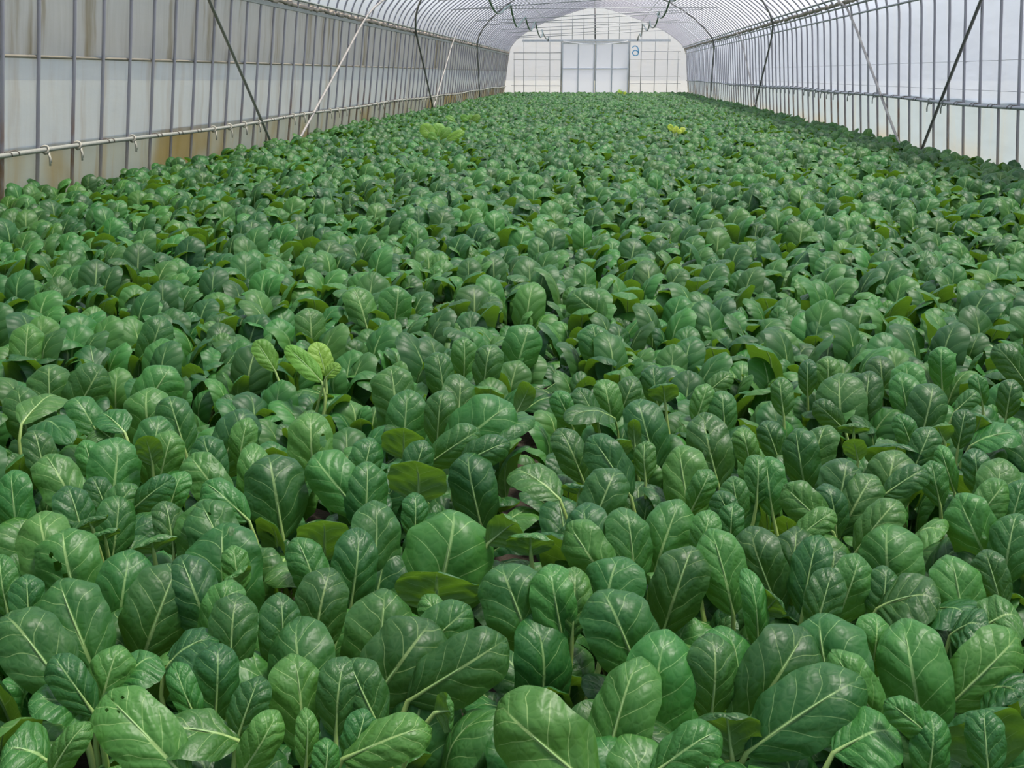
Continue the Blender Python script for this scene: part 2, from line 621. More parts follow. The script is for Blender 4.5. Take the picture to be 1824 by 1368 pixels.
# long pipes at the shoulders
for z, side, r, mat in ((EYE + 0.90, -1, 0.014, M_CHANNEL), (EYE + 1.08, 1, 0.016, M_CHANNEL), (EYE + 0.95, 1, 0.014, M_CHANNEL), (EYE + 0.82, 1, 0.014, M_PIPE)):
    p = prof_at(s_at_z(z, side))
    x = p[0] + (0.03 if side < 0 else -0.03)
    tube('shoulder_pipe', [(x, Y0, p[1]), (x, Y1, p[1])], r, mat, frame, 6)
p = prof_at(s_at_z(EYE + 0.79, -1))
box('film_channel', (p[0] - 0.008, p[0] + 0.022, Y0, Y1, p[1] - 0.025, p[1] + 0.02), M_CHANNEL, frame)
# crumpled film bundled between the shoulder pipes
for side, zc, hgt in ((-1, EYE + 0.845, 0.05), (1, EYE + 1.015, 0.055)):
    p = prof_at(s_at_z(zc, side))
    ys = np.arange(5, Y1, 0.11)
    path = [(p[0] + (-0.004 if side < 0 else 0.004) + random.uniform(-.008, .008), y, p[1] + random.uniform(-0.014, 0.014)) for y in ys]
    rad = [random.uniform(0.018, 0.042) for _ in ys]
    o = tube('bundled_film', path, rad, M_ROLL, wall_left if side < 0 else wall_right, 7)
    o['label'] = 'crumpled brownish film bundled at the shoulder'
# ridge and two purlins
for x in (-2.2, -0.22, 1.75):
    z = float(np.interp(x, PROF[:, 0], PROF[:, 1]))
    tube('purlin', [(x, Y0, z - 0.03), (x, Y1, z - 0.03)], 0.011, M_PIPE, frame, 6)
# side rails with ties at the hoops
def side_rail(side, z, mat, parent):
    p = prof_at(s_at_z(z, side))
    x = p[0] + (0.034 if side < 0 else -0.034)
    pts = []
    for j, y in enumerate(np.arange(3.0, Y1, 0.53)):
        pts.append((x, y, p[1] + 0.010 * math.sin(y * 0.9) + 0.012 * math.sin(y * 0.31 + 1)))
    r = tube('side_rail', pts, 0.0175, mat, parent, 10)
    V, F = tube_geo([(0, -0.012, 0), (0, 0.012, 0)], 0.021, 10)
    lid = []
    # knotted string: loop round the pipe and two hanging ends
    loop = [(math.cos(a) * 0.022, 0.006 * math.sin(a * 2), math.sin(a) * 0.022) for a in np.linspace(0, 2 * math.pi, 13)]
    g = [tube_geo(loop, 0.006, 5, False), tube_geo([(0.016, 0, -0.016), (0.022, 0.004, -0.045), (0.020, 0.003, -0.085)], 0.006, 5),
         tube_geo([(0.014, 0.012, -0.016), (0.019, 0.016, -0.05), (0.019, 0.018, -0.07)], 0.005, 5)]
    v1, f1 = join_geo(g)
    v1 = v1 * np.array([1.25, 1.6, 1.35])
    knot = mesh_np('string_tie', v1 * np.array([1 if side < 0 else -1, 1, 1]), f1, [M_STRING if side < 0 else M_CHANNEL])
    clip = []
    for dy in (0.0, 0.10):
        clip.append(tube_geo([(-0.05, dy * 0.3 - 0.02, 0.004), (-0.02, dy, 0.022), (0.0, dy + 0.01, 0.023), (0.020, dy + 0.015, 0.010), (0.022, dy + 0.017, -0.012)], 0.0035, 5))
    v2, f2 = join_geo(clip)
    wire = mesh_np('wire_clip', v2 * np.array([1 if side < 0 else -1, 1, 1]), f2, [M_WIRE])
    for y in HOOP_Y:
        if y < 6.5 or y > 34:
            continue
        z0 = np.interp(y, [q[1] for q in pts], [q[2] for q in pts])
        me = knot if random.random() < 0.6 else wire
        t = link('string_tie' if me is knot else 'wire_clip', me, r, (x, y + 0.02, z0))
    return r


side_rail(-1, RAIL_L, M_RAIL, frame)
side_rail(1, RAIL_R, M_PIPE, frame)


# diagonal braces: up the wall, some on over the roof
def brace(side, y_base, y_sh, run, mat, rad=0.0165):
    s_end = sl_sh if side < 0 else PLEN[-1] - sr_sh
    rate = (y_sh - y_base) / (s_end - 0.05)
    pts = []
    for s in np.linspace(0.05, s_end + run, 18 if run > 0.3 else 8):
        q = prof_at(s if side < 0 else PLEN[-1] - s)
        c = np.array([-0.15, EYE + 0.6])
        d = c - q
        d /= np.linalg.norm(d)
        pts.append((q[0] + d[0] * 0.045, y_base + rate * (s - 0.05), q[1] + d[1] * 0.045))
    return tube('brace', pts, rad, mat, frame, 8)


brace(-1, 14.3, 11.1, 1.6, metal_material('grey_brace', c4(0.27, 0.26, 0.24), metallic=0.2), 0.0185)
brace(-1, 15.05, 19.1, 0.45, M_PALEPIPE, 0.018)
brace(-1, 28.6, 24.2, 2.2, M_DARKPIPE, 0.02)
brace(-1, 27.9, 30.7, 0.05, M_PALEPIPE, 0.018)
brace(-1, 39.7, 36.5, 2.2, M_DARKPIPE, 0.02)
brace(1, 13.9, 11.1, 1.6, M_DARKPIPE, 0.018)
brace(1, 14.45, 17.9, 0.15, M_PALEPIPE, 0.017)
brace(1, 28.7, 24.5, 2.2, M_DARKPIPE, 0.02)
brace(1, 27.6, 30.9, 0.05, M_PALEPIPE, 0.017)
brace(1, 39.8, 37.2, 2.2, M_DARKPIPE, 0.02)

# cross ties under the roof
ROD = []
for k, y in enumerate((22.0, 24.7, 27.4, 30.1, 32.8, 35.5, 38.2, 40.9, 43.6, 46.3, 48.6)):
    zl, zr = EYE + 1.44 + random.uniform(-.05, .05), EYE + 1.74 + random.uniform(-.05, .05)
    if k in (3, 6):
        zl = zr = EYE + 1.6
    xl = float(prof_at(s_at_z(zl, -1))[0]) + 0.01
    xr = float(prof_at(s_at_z(zr, 1))[0]) - 0.01
    tube('tie_rod', [(xl, y, zl), (xr, y + random.uniform(-.5, .5), zr)], 0.0135, M_PIPE, frame, 6)
    ROD.append((y, xl, zl, xr, zr))

# hoses draped over the cross ties
def hose(x, label, sag, name='garden_hose'):
    pts = []
    rods = ROD[::2]
    for (a, b) in zip(rods[:-1], rods[1:]):
        za = np.interp(x, [a[1], a[3]], [a[2], a[4]]) + 0.03
        zb = np.interp(x, [b[1], b[3]], [b[2], b[4]]) + 0.03
        sg = sag * random.uniform(0.6, 1.3)
        for t in np.linspace(0, 1, 9)[:-1]:
            pts.append((x + 0.05 * math.sin(a[0] + t * 2), a[0] + (b[0] - a[0]) * t, za + (zb - za) * t - sg * 4 * t * (1 - t)))
    pts.append((x, ROD[-1][0], EYE + 1.45))
    pts.append((x - 0.02, ROD[-1][0] + 0.1, EYE + 1.30))
    o = tube(name, pts, 0.022, M_HOSE, None, 7)
    return tag(o, label, 'hose')


hose(-2.12, 'dark green hose sagging between roof tie rods above the left door leaf side', 0.30)
hose(1.58, 'dark green hose sagging between roof tie rods above the painted blue numeral', 0.30)

# ------------------------------------------------------------------ end wall
def zroof(x):
    return float(np.interp(x, PROF[:, 0][np.argsort(PROF[:, 0])], PROF[:, 1][np.argsort(PROF[:, 0])]))


DOOR_X0, DOOR_X1, DOOR_TOP = -1.61, 1.27, EYE + 1.33
V, F = [], []
xs = sorted(set(np.linspace(-4.08, 3.80, 64).tolist() + [DOOR_X0, DOOR_X1]))
for xa, xb in zip(xs[:-1], xs[1:]):
    zb = DOOR_TOP if DOOR_X0 - 1e-6 <= xa and xb <= DOOR_X1 + 1e-6 else -0.02
    ta, tb = (np.interp(q, PROF[:, 0], PROF[:, 1]) for q in (xa, xb))
    o_ = len(V)
    V += [(xa, Y1, zb), (xb, Y1, zb), (xb, Y1, tb), (xa, Y1, ta)]
    F.append([o_, o_ + 1, o_ + 2, o_ + 3])
wall_back = link('wall_back', mesh_np('wall_back', V, F, [M_FILM_END], smooth=False))
tag(wall_back, 'white film gable wall with a pipe grid at the far end', None, None, 'structure')
YB = Y1 - 0.03


for x in (-3.65, -3.24, -2.72, -2.12, -1.63, 1.29, 1.78, 2.37, 2.91, 3.35):
    top = min(zroof(x), EYE + 0.9 if abs(x + 0.15) > 3.45 else 9)
    tube('upright', [(x, YB, 0), (x, YB, top)], 0.021 if x in (-1.63, 1.29) else 0.013, M_PIPE, wall_back, 6)
for x in (-1.17, -0.68, 0.36, 0.83):
    tube('upright', [(x, YB, EYE + 1.36), (x, YB, zroof(x))], 0.013, M_PIPE, wall_back, 6)
tube('centre_post', [(-0.19, YB - 0.02, EYE + 1.3), (-0.22, YB - 0.02, zroof(-0.22))], 0.034, M_DARKPIPE, wall_back, 8)
for (xa, xb, z, r) in ((-3.68, -1.63, 0.86, .016), (-3.68, -1.63, 0.57, .009), (-3.68, -1.63, -0.12, .007), (-3.78, -1.63, -0.50, .014),
                       (1.78, 3.45, 0.90, .013), (1.29, 3.45, 0.58, .010), (1.29, 3.45, -0.12, .008), (1.29, 3.5, -0.42, .014)):
    tube('cross_bar', [(xa, YB - 0.02, EYE + z), (xb, YB - 0.02, EYE + z + random.uniform(-.01, .02))], r, M_PIPE, wall_back, 6)
box('door_beam', (-3.3, 3.0, YB - 0.09, YB - 0.01, EYE + 1.31, EYE + 1.40), M_ALU, wall_back)
sw = [(-1.55 + 2.75 * t, YB - 0.12, EYE + 1.33 - 0.13 * 4 * t * (1 - t)) for t in np.linspace(0, 1, 15)]
tube('sagging_cord', sw, 0.014, M_WHITE, wall_back, 6)
# the painted numeral, seen from the back of the film
six = [(0.02, 0.31), (0.06, 0.37), (0.14, 0.39), (0.22, 0.35), (0.265, 0.26), (0.28, 0.16), (0.27, 0.07), (0.22, 0.015), (0.15, 0.0), (0.08, 0.02),
       (0.035, 0.08), (0.04, 0.15), (0.09, 0.20), (0.16, 0.21), (0.23, 0.18), (0.275, 0.11)]
six = catmull(six, 4)
V, F = [], []
for i, (x, z) in enumerate(six):
    t = six[min(i + 1, len(six) - 1)] - six[max(i - 1, 0)]
    t /= np.linalg.norm(t)
    for s_ in (-1, 1):
        V.append((1.38 + x - t[1] * 0.02 * s_, YB + 0.005, EYE + 0.74 + z + t[0] * 0.02 * s_))
    if i:
        F.append([2 * i - 2, 2 * i, 2 * i + 1, 2 * i - 1])
o = link('painted_numeral', mesh_np('painted_numeral', V, F, [M_BLUE]), wall_back)
o['label'] = 'blue painted 6 seen mirrored through the film'


def door(name, x0, x1, label):
    d = bpy.data.objects.new(name, None)
    COL.objects.link(d)
    d.location = ((x0 + x1) / 2, YB - 0.06, 0)
    tag(d, label, None, None, 'structure')
    w = (x1 - x0) / 2
    z1 = EYE + 1.28
    zc = EYE + 0.20
    for xa, xb in ((-w, -w + 0.045), (w - 0.045, w), (-0.022, 0.022)):
        box('stile', (xa, xb, -0.02, 0.02, 0.02, z1), M_ALU, d)
    for za, zb in ((0.02, 0.07), (zc - 0.02, zc + 0.02), (z1 - 0.05, z1)):
        for xa, xb in ((-w + 0.045, -0.022), (0.022, w - 0.045)):
            box('bar', (xa, xb, -0.018, 0.018, za, zb), M_ALU, d)
    for za, zb in ((0.07, zc - 0.02), (zc + 0.02, z1 - 0.05)):
        for xa, xb in ((-w + 0.045, -0.022), (0.022, w - 0.045)):
            box('pane', (xa, xb, -0.002, 0.002, za, zb), M_PANE, d)
    return d


door('door_1', -1.60, -0.19, 'left sliding door leaf with four film panes')
door('door_2', -0.17, 1.26, 'right sliding door leaf with four film panes, beside the blue numeral')

# ------------------------------------------------------------------ leaves
def blade_width(t):
    tau = np.clip(t, 0, 1) ** 0.86
    f = (1 - np.abs(2 * tau - 1) ** 2.8) ** 0.50
    k = np.clip(t / 0.30, 0, 1)
    return np.maximum(f * (0.62 + 0.38 * k * k * (3 - 2 * k)), np.where(t < 0.5, 0.10, 0.03))


def bez(p0, p1, p2, p3, t):
    t = t[:, None]
    return p0 * (1 - t) ** 3 + 3 * p1 * t * (1 - t) ** 2 + 3 * p2 * t * t * (1 - t) + p3 * t ** 3


def unit(v):
    return v / (np.linalg.norm(v) + 1e-12)


def leaf_arrays(C, B, T, nrm, width, seed, nu=9, nv=22, bulge=0.10, dome=0.30, groove=0.35, pucker=1.0, twist=0.0, holes=(), curl=0.0, sides=6, npet=7):
    """blade (grid with uv) and stalk (petiole + midrib) of one leaf"""
    rg = np.random.default_rng(seed)
    C, B, T = (np.asarray(q, float) for q in (C, B, T))
    L = np.linalg.norm(T - B)
    a = (T - B) / L
    nrm = unit(nrm - a * (nrm @ a))
    P1 = B + a * L * 0.34 + nrm * bulge * L
    P2 = T - a * L * (0.30 - 0.1 * curl) + nrm * (bulge * 1.25 + curl * 0.25) * L
    t = np.linspace(0, 1, nv)
    t = np.concatenate([t[:-1], ([0.965, 0.985, 0.995, 1.0] if nv > 12 else [0.97, 1.0])])
    t.sort()
    nvv = len(t)
    mid = bez(B, P1, P2, T, t)
    tg = np.gradient(mid, axis=0)
    tg /= np.linalg.norm(tg, axis=1)[:, None] + 1e-12
    s = np.cross(tg, nrm)
    s /= np.linalg.norm(s, axis=1)[:, None] + 1e-12
    N = np.cross(s, tg)
    tip_drop = lambda q: dome * width * 0.46 * np.clip((q - 0.5) / 0.5, 0, 1) ** 2.3      # the tip rolls back like the edges
    mid = mid - N * tip_drop(t)[:, None]
    if twist:
        ang = twist * (t - 0.2)
        s, N = s * np.cos(ang)[:, None] + N * np.sin(ang)[:, None], N * np.cos(ang)[:, None] - s * np.sin(ang)[:, None]
    skew = rg.uniform(-0.07, 0.07)
    f = blade_width(np.clip(t + rg.uniform(-.05, .05) * np.sin(np.pi * t), 0, 1))
    hw = width * 0.5 * f
    u = np.linspace(-1, 1, 2 * nu + 1)
    u = np.sign(u) * np.abs(u) ** 0.9
    U, TT = np.meshgrid(u, t)
    HW = hw[:, None]
    lobes = 1 + 0.025 * np.sin(TT * rg.uniform(18, 26) + np.sign(U) * 1.3 + rg.uniform(0, 6)) * (np.abs(U) > 0.8)
    lateral = U * HW * lobes * (1 + skew * np.sign(U))
    g = groove * (1 - 0.8 * TT)
    AU = np.abs(U)
    dm = dome * (0.6 + 0.6 * TT)
    h = HW * (g * AU * np.exp(-AU * 1.2) - dm * AU ** 2.2)
    asym = rg.uniform(-0.12, 0.12)
    h += HW * asym * U
    # quilted swellings between the side veins
    ph = (TT - 0.26 * AU ** 0.85) * 5.4 + np.sign(U) * 0.27 + 0.5 * np.sin(TT * 5 + U * 2)
    h += pucker * 0.0009 * np.sin(2 * np.pi * ph) * np.clip(AU * 3, 0, 1) * np.clip((1 - AU) * 4, 0.35, 1) * np.clip(HW / 0.04, 0, 1)
    k1, k2, p1, p2 = rg.uniform(3, 6), rg.uniform(2, 4), rg.uniform(0, 6), rg.uniform(0, 6)
    h += 0.05 * HW * np.sin(TT * k1 * 2 + p1 + U * k2) + 0.04 * HW * AU ** 2 * np.sin(TT * k1 * 4 + p2)
    P = mid[:, None, :] + s[:, None, :] * lateral[..., None] + N[:, None, :] * h[..., None]
    V = P.reshape(-1, 3)
    UV = np.stack([U * 0.5 + 0.5, TT], -1).reshape(-1, 2)
    m = 2 * nu + 1
    idx = np.arange(nvv * m).reshape(nvv, m)
    Q = np.stack([idx[:-1, :-1], idx[:-1, 1:], idx[1:, 1:], idx[1:, :-1]], -1).reshape(-1, 4)
    if len(holes):
        cu = U.reshape(-1)[Q].mean(1)
        ct = TT.reshape(-1)[Q].mean(1)
        keep = np.ones(len(Q), bool)
        for (hu, ht, ru, rt) in holes:
            keep &= ((cu - hu) / ru) ** 2 + ((ct - ht) / rt) ** 2 > 1
        Q = Q[keep]
    # stalk
    d = np.linalg.norm(B - C)
    up = np.array([0, 0, 1.0])
    d0 = unit(P1 - B)
    tp = np.linspace(0, 1, npet)
    pet = bez(C, C + up * d * 0.35 + (B - C) * 0.05, B - unit(d0 + up * 0.9) * d * 0.30, B, tp)
    tm = np.linspace(0, 0.74, max(4, nv // 2))[1:]
    rib = bez(B, P1, P2, T, tm) - nrm * tip_drop(tm)[:, None]
    path = np.vstack([pet, rib])
    ll = np.concatenate([tp * 0.5, 0.5 + tm * 0.5])
    sc = width / 0.10
    rx = np.interp(ll, [0, 0.25, 0.5, 0.6, 0.75, 0.93], [0.0085, 0.0058, 0.0038, 0.0021, 0.0012, 0.0003]) * (0.55 + 0.45 * sc)
    rz = np.interp(ll, [0, 0.25, 0.5, 0.6, 0.75, 0.93], [0.0045, 0.0038, 0.0028, 0.0019, 0.0011, 0.0003]) * (0.55 + 0.45 * sc)
    ptg = np.gradient(path, axis=0)
    ptg /= np.linalg.norm(ptg, axis=1)[:, None] + 1e-12
    ps = np.cross(ptg, nrm)
    ps /= np.linalg.norm(ps, axis=1)[:, None] + 1e-12
    pn = np.cross(ps, ptg)
    an = np.arange(sides) * 2 * math.pi / sides
    SV = path[:, None, :] + ps[:, None, :] * (rx[:, None] * np.cos(an))[..., None] + pn[:, None, :] * (rz[:, None] * np.sin(an))[..., None]
    ns = len(path)
    ix = np.arange(ns * sides).reshape(ns, sides)
    nx = np.roll(ix, -1, axis=1)
    SQ = np.stack([ix[:-1], nx[:-1], nx[1:], ix[1:]], -1).reshape(-1, 4)
    SUV = np.stack([np.zeros(ns * sides), np.repeat(ll, sides)], -1)
    return V, Q, UV, SV.reshape(-1, 3), SQ, SUV


def leaf_meshes(name, mat, **kw):
    V, Q, UV, SV, SQ, SUV = leaf_arrays(**kw)
    return mesh_np(name, V, Q, [mat], UV), mesh_np(name + '_stalk', SV, SQ, [M_STALK], SUV)


def leaf_one(name, mat, **kw):
    """blade and stalk in one mesh, for leaves too small to show the stalk apart"""
    V, Q, UV, SV, SQ, SUV = leaf_arrays(**kw)
    return mesh_np(name, np.vstack([V, SV]), np.vstack([Q, SQ + len(V)]), [mat, M_STALK], np.vstack([UV, SUV]),
                   mat_idx=np.concatenate([np.zeros(len(Q)), np.ones(len(SQ))]))


def spec_of(kind, rg):
    """leaf shape standing on the origin, growing towards +y (outwards), face inwards and up"""
    if kind == 'outer':
        p0, p1, pl, L, w, bl, cu = rg.uniform(14, 28), rg.uniform(10, 42), rg.uniform(.10, .14), rg.uniform(.155, .20), rg.uniform(.090, .125), rg.uniform(.07, .16), rg.uniform(0, .5)
    elif kind == 'arch':
        p0, p1, pl, L, w, bl, cu = rg.uniform(20, 36), rg.uniform(55, 85), rg.uniform(.12, .16), rg.uniform(.13, .18), rg.uniform(.085, .115), rg.uniform(.14, .22), rg.uniform(0, .6)
    elif kind == 'inner':
        p0, p1, pl, L, w, bl, cu = rg.uniform(3, 10), rg.uniform(0, 16), rg.uniform(.08, .12), rg.uniform(.12, .16), rg.uniform(.065, .09), rg.uniform(.05, .12), rg.uniform(0, .7)
    else:   # hood: near-side leaf whose tip bends over
        p0, p1, pl, L, w, bl, cu = rg.uniform(6, 14), rg.uniform(26, 44), rg.uniform(.10, .14), rg.uniform(.15, .18), rg.uniform(.09, .12), rg.uniform(.10, .16), rg.uniform(.4, 1.0)
    p0, p1 = math.radians(p0), math.radians(p1)
    B = pl * np.array([0, math.sin(p0), math.cos(p0)])
    T = B + 1.09 * L * np.array([rg.uniform(-.08, .08), math.sin(p1), math.cos(p1)])
    nrm = np.array([rg.uniform(-.25, .25), -math.cos(p1), math.sin(p1)])
    if kind == 'hood':
        bl = rg.uniform(.22, .32)
        nrm = np.array([rg.uniform(-.2, .2), -math.cos(p1), math.sin(p1)])
    return dict(C=np.zeros(3), B=B, T=T, nrm=nrm, width=w, bulge=bl, curl=cu, dome=rg.uniform(.28, .54), groove=rg.uniform(.2, .45), twist=rg.uniform(-.35, .35))


KINDS = ['outer'] * 6 + ['arch'] * 4 + ['inner'] * 4 + ['hood'] * 3
BANK = {0: [], 1: []}            # detail level -> (kind, blade, stalk)
SPECS = []
for i, kd in enumerate(KINDS):
    rg = np.random.default_rng(100 + i)
    sp = spec_of(kd, rg)
    SPECS.append((kd, sp))
    b, s = leaf_meshes('leaf', M_LEAF, seed=200 + i, nu=8, nv=20, **sp)
    BANK[0].append((kd, b, s))
    BANK[1].append((kd, leaf_one('leaf', M_LEAF_FAR, seed=200 + i, nu=4, nv=10, sides=4, npet=4, **sp), None))


def bank(level, kind, rg):
    c = [e for e in BANK[level] if e[0] == kind]
    return c[int(rg.integers(len(c)))]


def recipe(rg, n=8):
    """(kind, azimuth from +y, scale) of the leaves of one plant; far-side leaves lean back and face the light"""
    out = []
    for k in range(n):
        if k < 2:
            out.append(('inner', rg.uniform(-180, 180), rg.uniform(.85, 1.1)))
        elif k < 6:
            az = rg.normal(0, 55) + (k - 3.5) * 35
            out.append(('outer' if rg.random() < .72 else 'arch', az, rg.uniform(.82, 1.12)))
        elif k == 6:
            out.append(('hood' if rg.random() < .45 else 'arch', 180 + rg.normal(0, 45), rg.uniform(.75, 1.0)))
        else:
            out.append(('arch', rg.choice([-1, 1]) * rg.uniform(80, 150), rg.uniform(.75, 1.0)))
    return out


# ------------------------------------------------------------------ where the plants stand
SP = 0.152
PLANTS = []                      # (x, y, row, col)
row = 0
y = 0.98
while y < 49.9:
    for sgn in (-1, 1):
        x = FUR + sgn * (0.105 + random.uniform(0, 0.015))
        cidx = 1
        while -4.0 < x < 3.74:
            px, py = x + random.uniform(-.035, .035) * (0.5 if cidx == 1 else 1), y + (0.5 * SP if cidx % 2 else 0) * 0.6 + random.uniform(-.035, .035)
            PLANTS.append([px, py, row, sgn * cidx])
            x += sgn * SP * random.uniform(0.93, 1.07)
            cidx += 1
    row += 1
    y += SP
P_XY = np.array([[p[0], p[1]] for p in PLANTS])

# leaves measured one by one in the photograph: view crop -> (origin, scale)
CROP = dict(A=(0, 900, 2.923), B=(600, 900, 2.923), C=(1200, 900, 2.923), D=(0, 560, 3.42), E=(400, 500, 2.606), F=(900, 640, 3.8), G=(1360, 600, 3.8))
# tip x, tip y, base x, base y, width [, face: f front, b back bent over, u upright back, s lying strap]
HAND = {
 'A': [(300,365,490,850,350),(680,225,610,700,280),(930,300,755,770,330),(0,560,245,860,330),(270,770,465,1050,190),(625,715,560,940,230),
       (840,770,600,950,130,'s'),(140,1010,475,1090,150,'s'),(545,980,850,1300,330),(470,1120,290,1368,150),(780,1180,1250,1230,190,'s'),
       (1140,670,850,860,150,'s'),(1130,705,1120,1060,230),(905,815,1020,1110,140),(1240,450,1210,790,240),(1460,450,1470,720,220),(1540,560,1590,860,350),
       (1520,765,1560,1130,270),(1730,315,1650,690,260),(1450,1065,1280,1360,190),(1360,880,1250,1180,190),(1800,790,1760,1120,210),(1590,1050,1590,1330,120),
       (1700,1200,1690,1368,140),(200,10,270,300,270),(330,105,380,390,310),(1170,85,1190,420,380),(1210,200,1230,350,140),(1530,155,1630,400,190),
       (1680,60,1690,290,280,'u'),(140,350,150,620,170),(0,250,40,540,150),(930,240,1000,420,260),(790,130,800,240,240,'b'),(1200,325,1230,410,190,'b'),
       (1210,385,1180,490,210),(0,1250,260,1340,200,'s'),(620,-60,600,130,190),(1060,-40,1080,150,300)],
 'B': [(610,-10,545,320,440),(200,-25,190,230,260),(110,120,80,420,230),(520,320,520,560,420,'u'),(850,300,1000,700,330),(250,420,220,690,340),
       (500,590,200,1000,400),(890,690,480,950,320),(700,520,570,640,260),(1370,430,1520,770,350),(1480,250,1440,450,330),(1200,80,1335,285,230),
       (1290,-20,1340,190,230),(1240,320,1230,580,190),(1580,775,1400,1368,330),(1720,650,1630,1320,360),(830,1020,1220,1368,430),(500,1150,90,1300,250),
       (150,1050,80,1290,160),(60,790,170,1040,220),(1010,105,1010,250,240,'b'),(960,50,800,190,180,'b'),(1490,10,1520,240,230),(1110,300,1160,600,250),
       (440,465,510,580,140),(620,1030,520,1080,200,'b')],
 'C': [(110,195,-40,620,270),(190,655,190,1010,250),(250,1170,-30,1350,230),(250,1005,300,1300,340,'b'),(690,635,410,1080,370),(985,900,460,1240,380),
       (760,540,800,760,440),(1190,590,1270,1060,340),(1050,555,1030,800,190),(820,740,1050,1100,220),(400,115,510,440,250),(370,320,430,700,130),
       (760,155,680,520,200),(640,90,600,420,230),(830,330,770,540,190),(1100,300,1080,520,170),(1110,85,1120,290,320),(960,255,880,500,210),
       (1430,250,1480,560,260),(1620,225,1680,430,170),(1420,115,1230,190,160,'s'),(1400,480,1060,540,190,'s'),(1560,580,1320,560,170,'s'),
       (1800,655,1500,970,300),(1560,985,1650,1360,400,'b'),(1620,1050,1640,1360,190),(1100,1010,1250,1130,160),(1340,1065,1330,1250,200),(1800,30,1760,220,210),
       (190,25,170,130,150),(310,-20,300,110,130),(190,120,270,420,240),(1820,560,1600,640,160,'s'),(1640,610,1440,680,150,'s'),(1820,960,1620,990,170,'s'),
       (1190,1160,830,1290,190,'s'),(560,440,470,560,170,'b')],
 'D': [(720,755,690,1040,300),(270,850,420,1100,250),(400,1040,455,1215,220),(80,940,100,1180,220),(900,425,915,700,290),(1030,480,1075,640,210),
       (440,505,545,660,180),(110,430,150,610,210),(390,490,130,670,120,'s'),(300,285,300,440,250),(980,615,960,740,230),(1060,700,1000,920,200),
       (880,730,930,920,150,'u'),(830,1025,690,1230,200),(1060,1000,900,1120,160),(1120,955,1060,1120,150),(990,1120,1020,1270,190),(550,990,640,1190,160),
       (510,755,550,890,150),(190,695,230,840,180),(430,770,230,680,120,'s'),(1150,860,1250,990,230),(1240,720,1310,960,200),(1500,560,1400,800,260),
       (1520,625,1480,820,160),(1540,780,1530,1240,190),(1220,1140,1290,1290,300),(1230,1020,1350,1120,200),(1060,300,960,460,260),(620,310,560,420,240),
       (180,40,170,160,190),(990,10,940,160,190),(520,1210,560,1300,220,'b'),(620,1280,640,1368,200,'b'),(600,600,760,720,110,'s'),(560,690,680,760,110,'s')],
 'E': [(770,390,800,590,190),(850,505,840,650,180),(1020,505,990,740,140),(1090,435,1080,600,160),(1330,570,1220,660,260),(1410,680,1250,690,140,'s'),
       (1190,690,1040,790,160),(1330,745,1190,810,140),(1130,780,1160,950,210),(660,825,655,1010,190),(890,820,900,1030,270,'u'),(880,975,880,1060,120),
       (200,790,230,960,270),(400,605,405,740,200),(400,795,500,920,210),(680,720,650,850,150),(830,670,830,830,200,'u'),(930,735,900,830,140),
       (590,30,620,110,140),(800,15,790,130,150),(380,120,395,250,140),(980,320,1000,430,130),(1420,195,1370,360,170),(1250,285,1225,400,130),
       (1110,255,1110,360,120),(1600,45,1740,160,150),(1700,195,1720,310,150),(1420,450,1360,600,90,'b'),(1240,470,1220,570,140,'b')],
 'F': [(350,460,510,790,210),(570,520,740,770,260),(1180,570,1235,930,300),(660,130,710,370,180),(480,190,570,340,150),(890,265,940,450,270),
       (1340,365,1390,600,280),(1460,200,1480,440,180),(760,720,650,990,290),(1190,940,1050,1340,330),(1390,745,1290,960,170),(1530,775,1560,960,180),
       (1430,880,1560,1150,180),(950,540,950,780,150),(770,500,790,650,150,'b'),(870,370,880,600,90,'b'),(400,400,740,400,130,'s'),(340,210,400,340,150),
       (20,740,370,950,160,'s'),(520,810,500,910,230,'b'),(880,110,820,260,170),(1050,130,1080,280,200,'b'),(1600,450,1640,630,160),
       (1700,640,1700,810,180),(1370,165,1330,290,150),(1000,30,1010,120,160),(1540,90,1440,170,130)],
 'G': [(510,240,525,560,320),(720,215,690,500,210),(930,240,970,450,200),(1150,300,1110,480,250),(1370,485,1325,710,150),(220,600,260,870,240),
       (440,585,370,800,220),(900,665,860,940,380,'b'),(900,740,860,950,300),(600,680,640,840,150,'u'),(1310,1060,1440,1340,320),(760,920,600,1200,270),
       (420,980,460,1200,210),(130,1000,330,1190,240),(1110,890,850,1050,190),(1130,830,1170,1020,170),(1190,720,1280,1010,120),(1420,755,1440,920,180),
       (1600,815,1570,1010,280),(1640,970,1500,1160,230),(560,815,520,1020,300),(1140,595,1080,740,190),(910,525,960,650,150),(1460,370,1330,480,120),
       (1490,490,1440,660,220,'b'),(1763,650,1400,740,170,'s'),(110,260,130,460,150),(310,150,300,370,120),(430,120,430,240,170),(780,120,790,250,190),
       (970,165,990,300,220),(1210,50,1210,180,170),(1570,60,1690,210,170),(1690,280,1670,390,150),(340,440,470,560,150),(930,1100,820,1230,250),
       (480,1180,330,1290,180),(1440,245,1470,400,120),(1763,960,1700,1180,210),(610,555,610,650,200,'b'),(1170,560,1220,700,180,'b'),(0,560,100,830,170),
       (20,800,50,1080,220)],
}
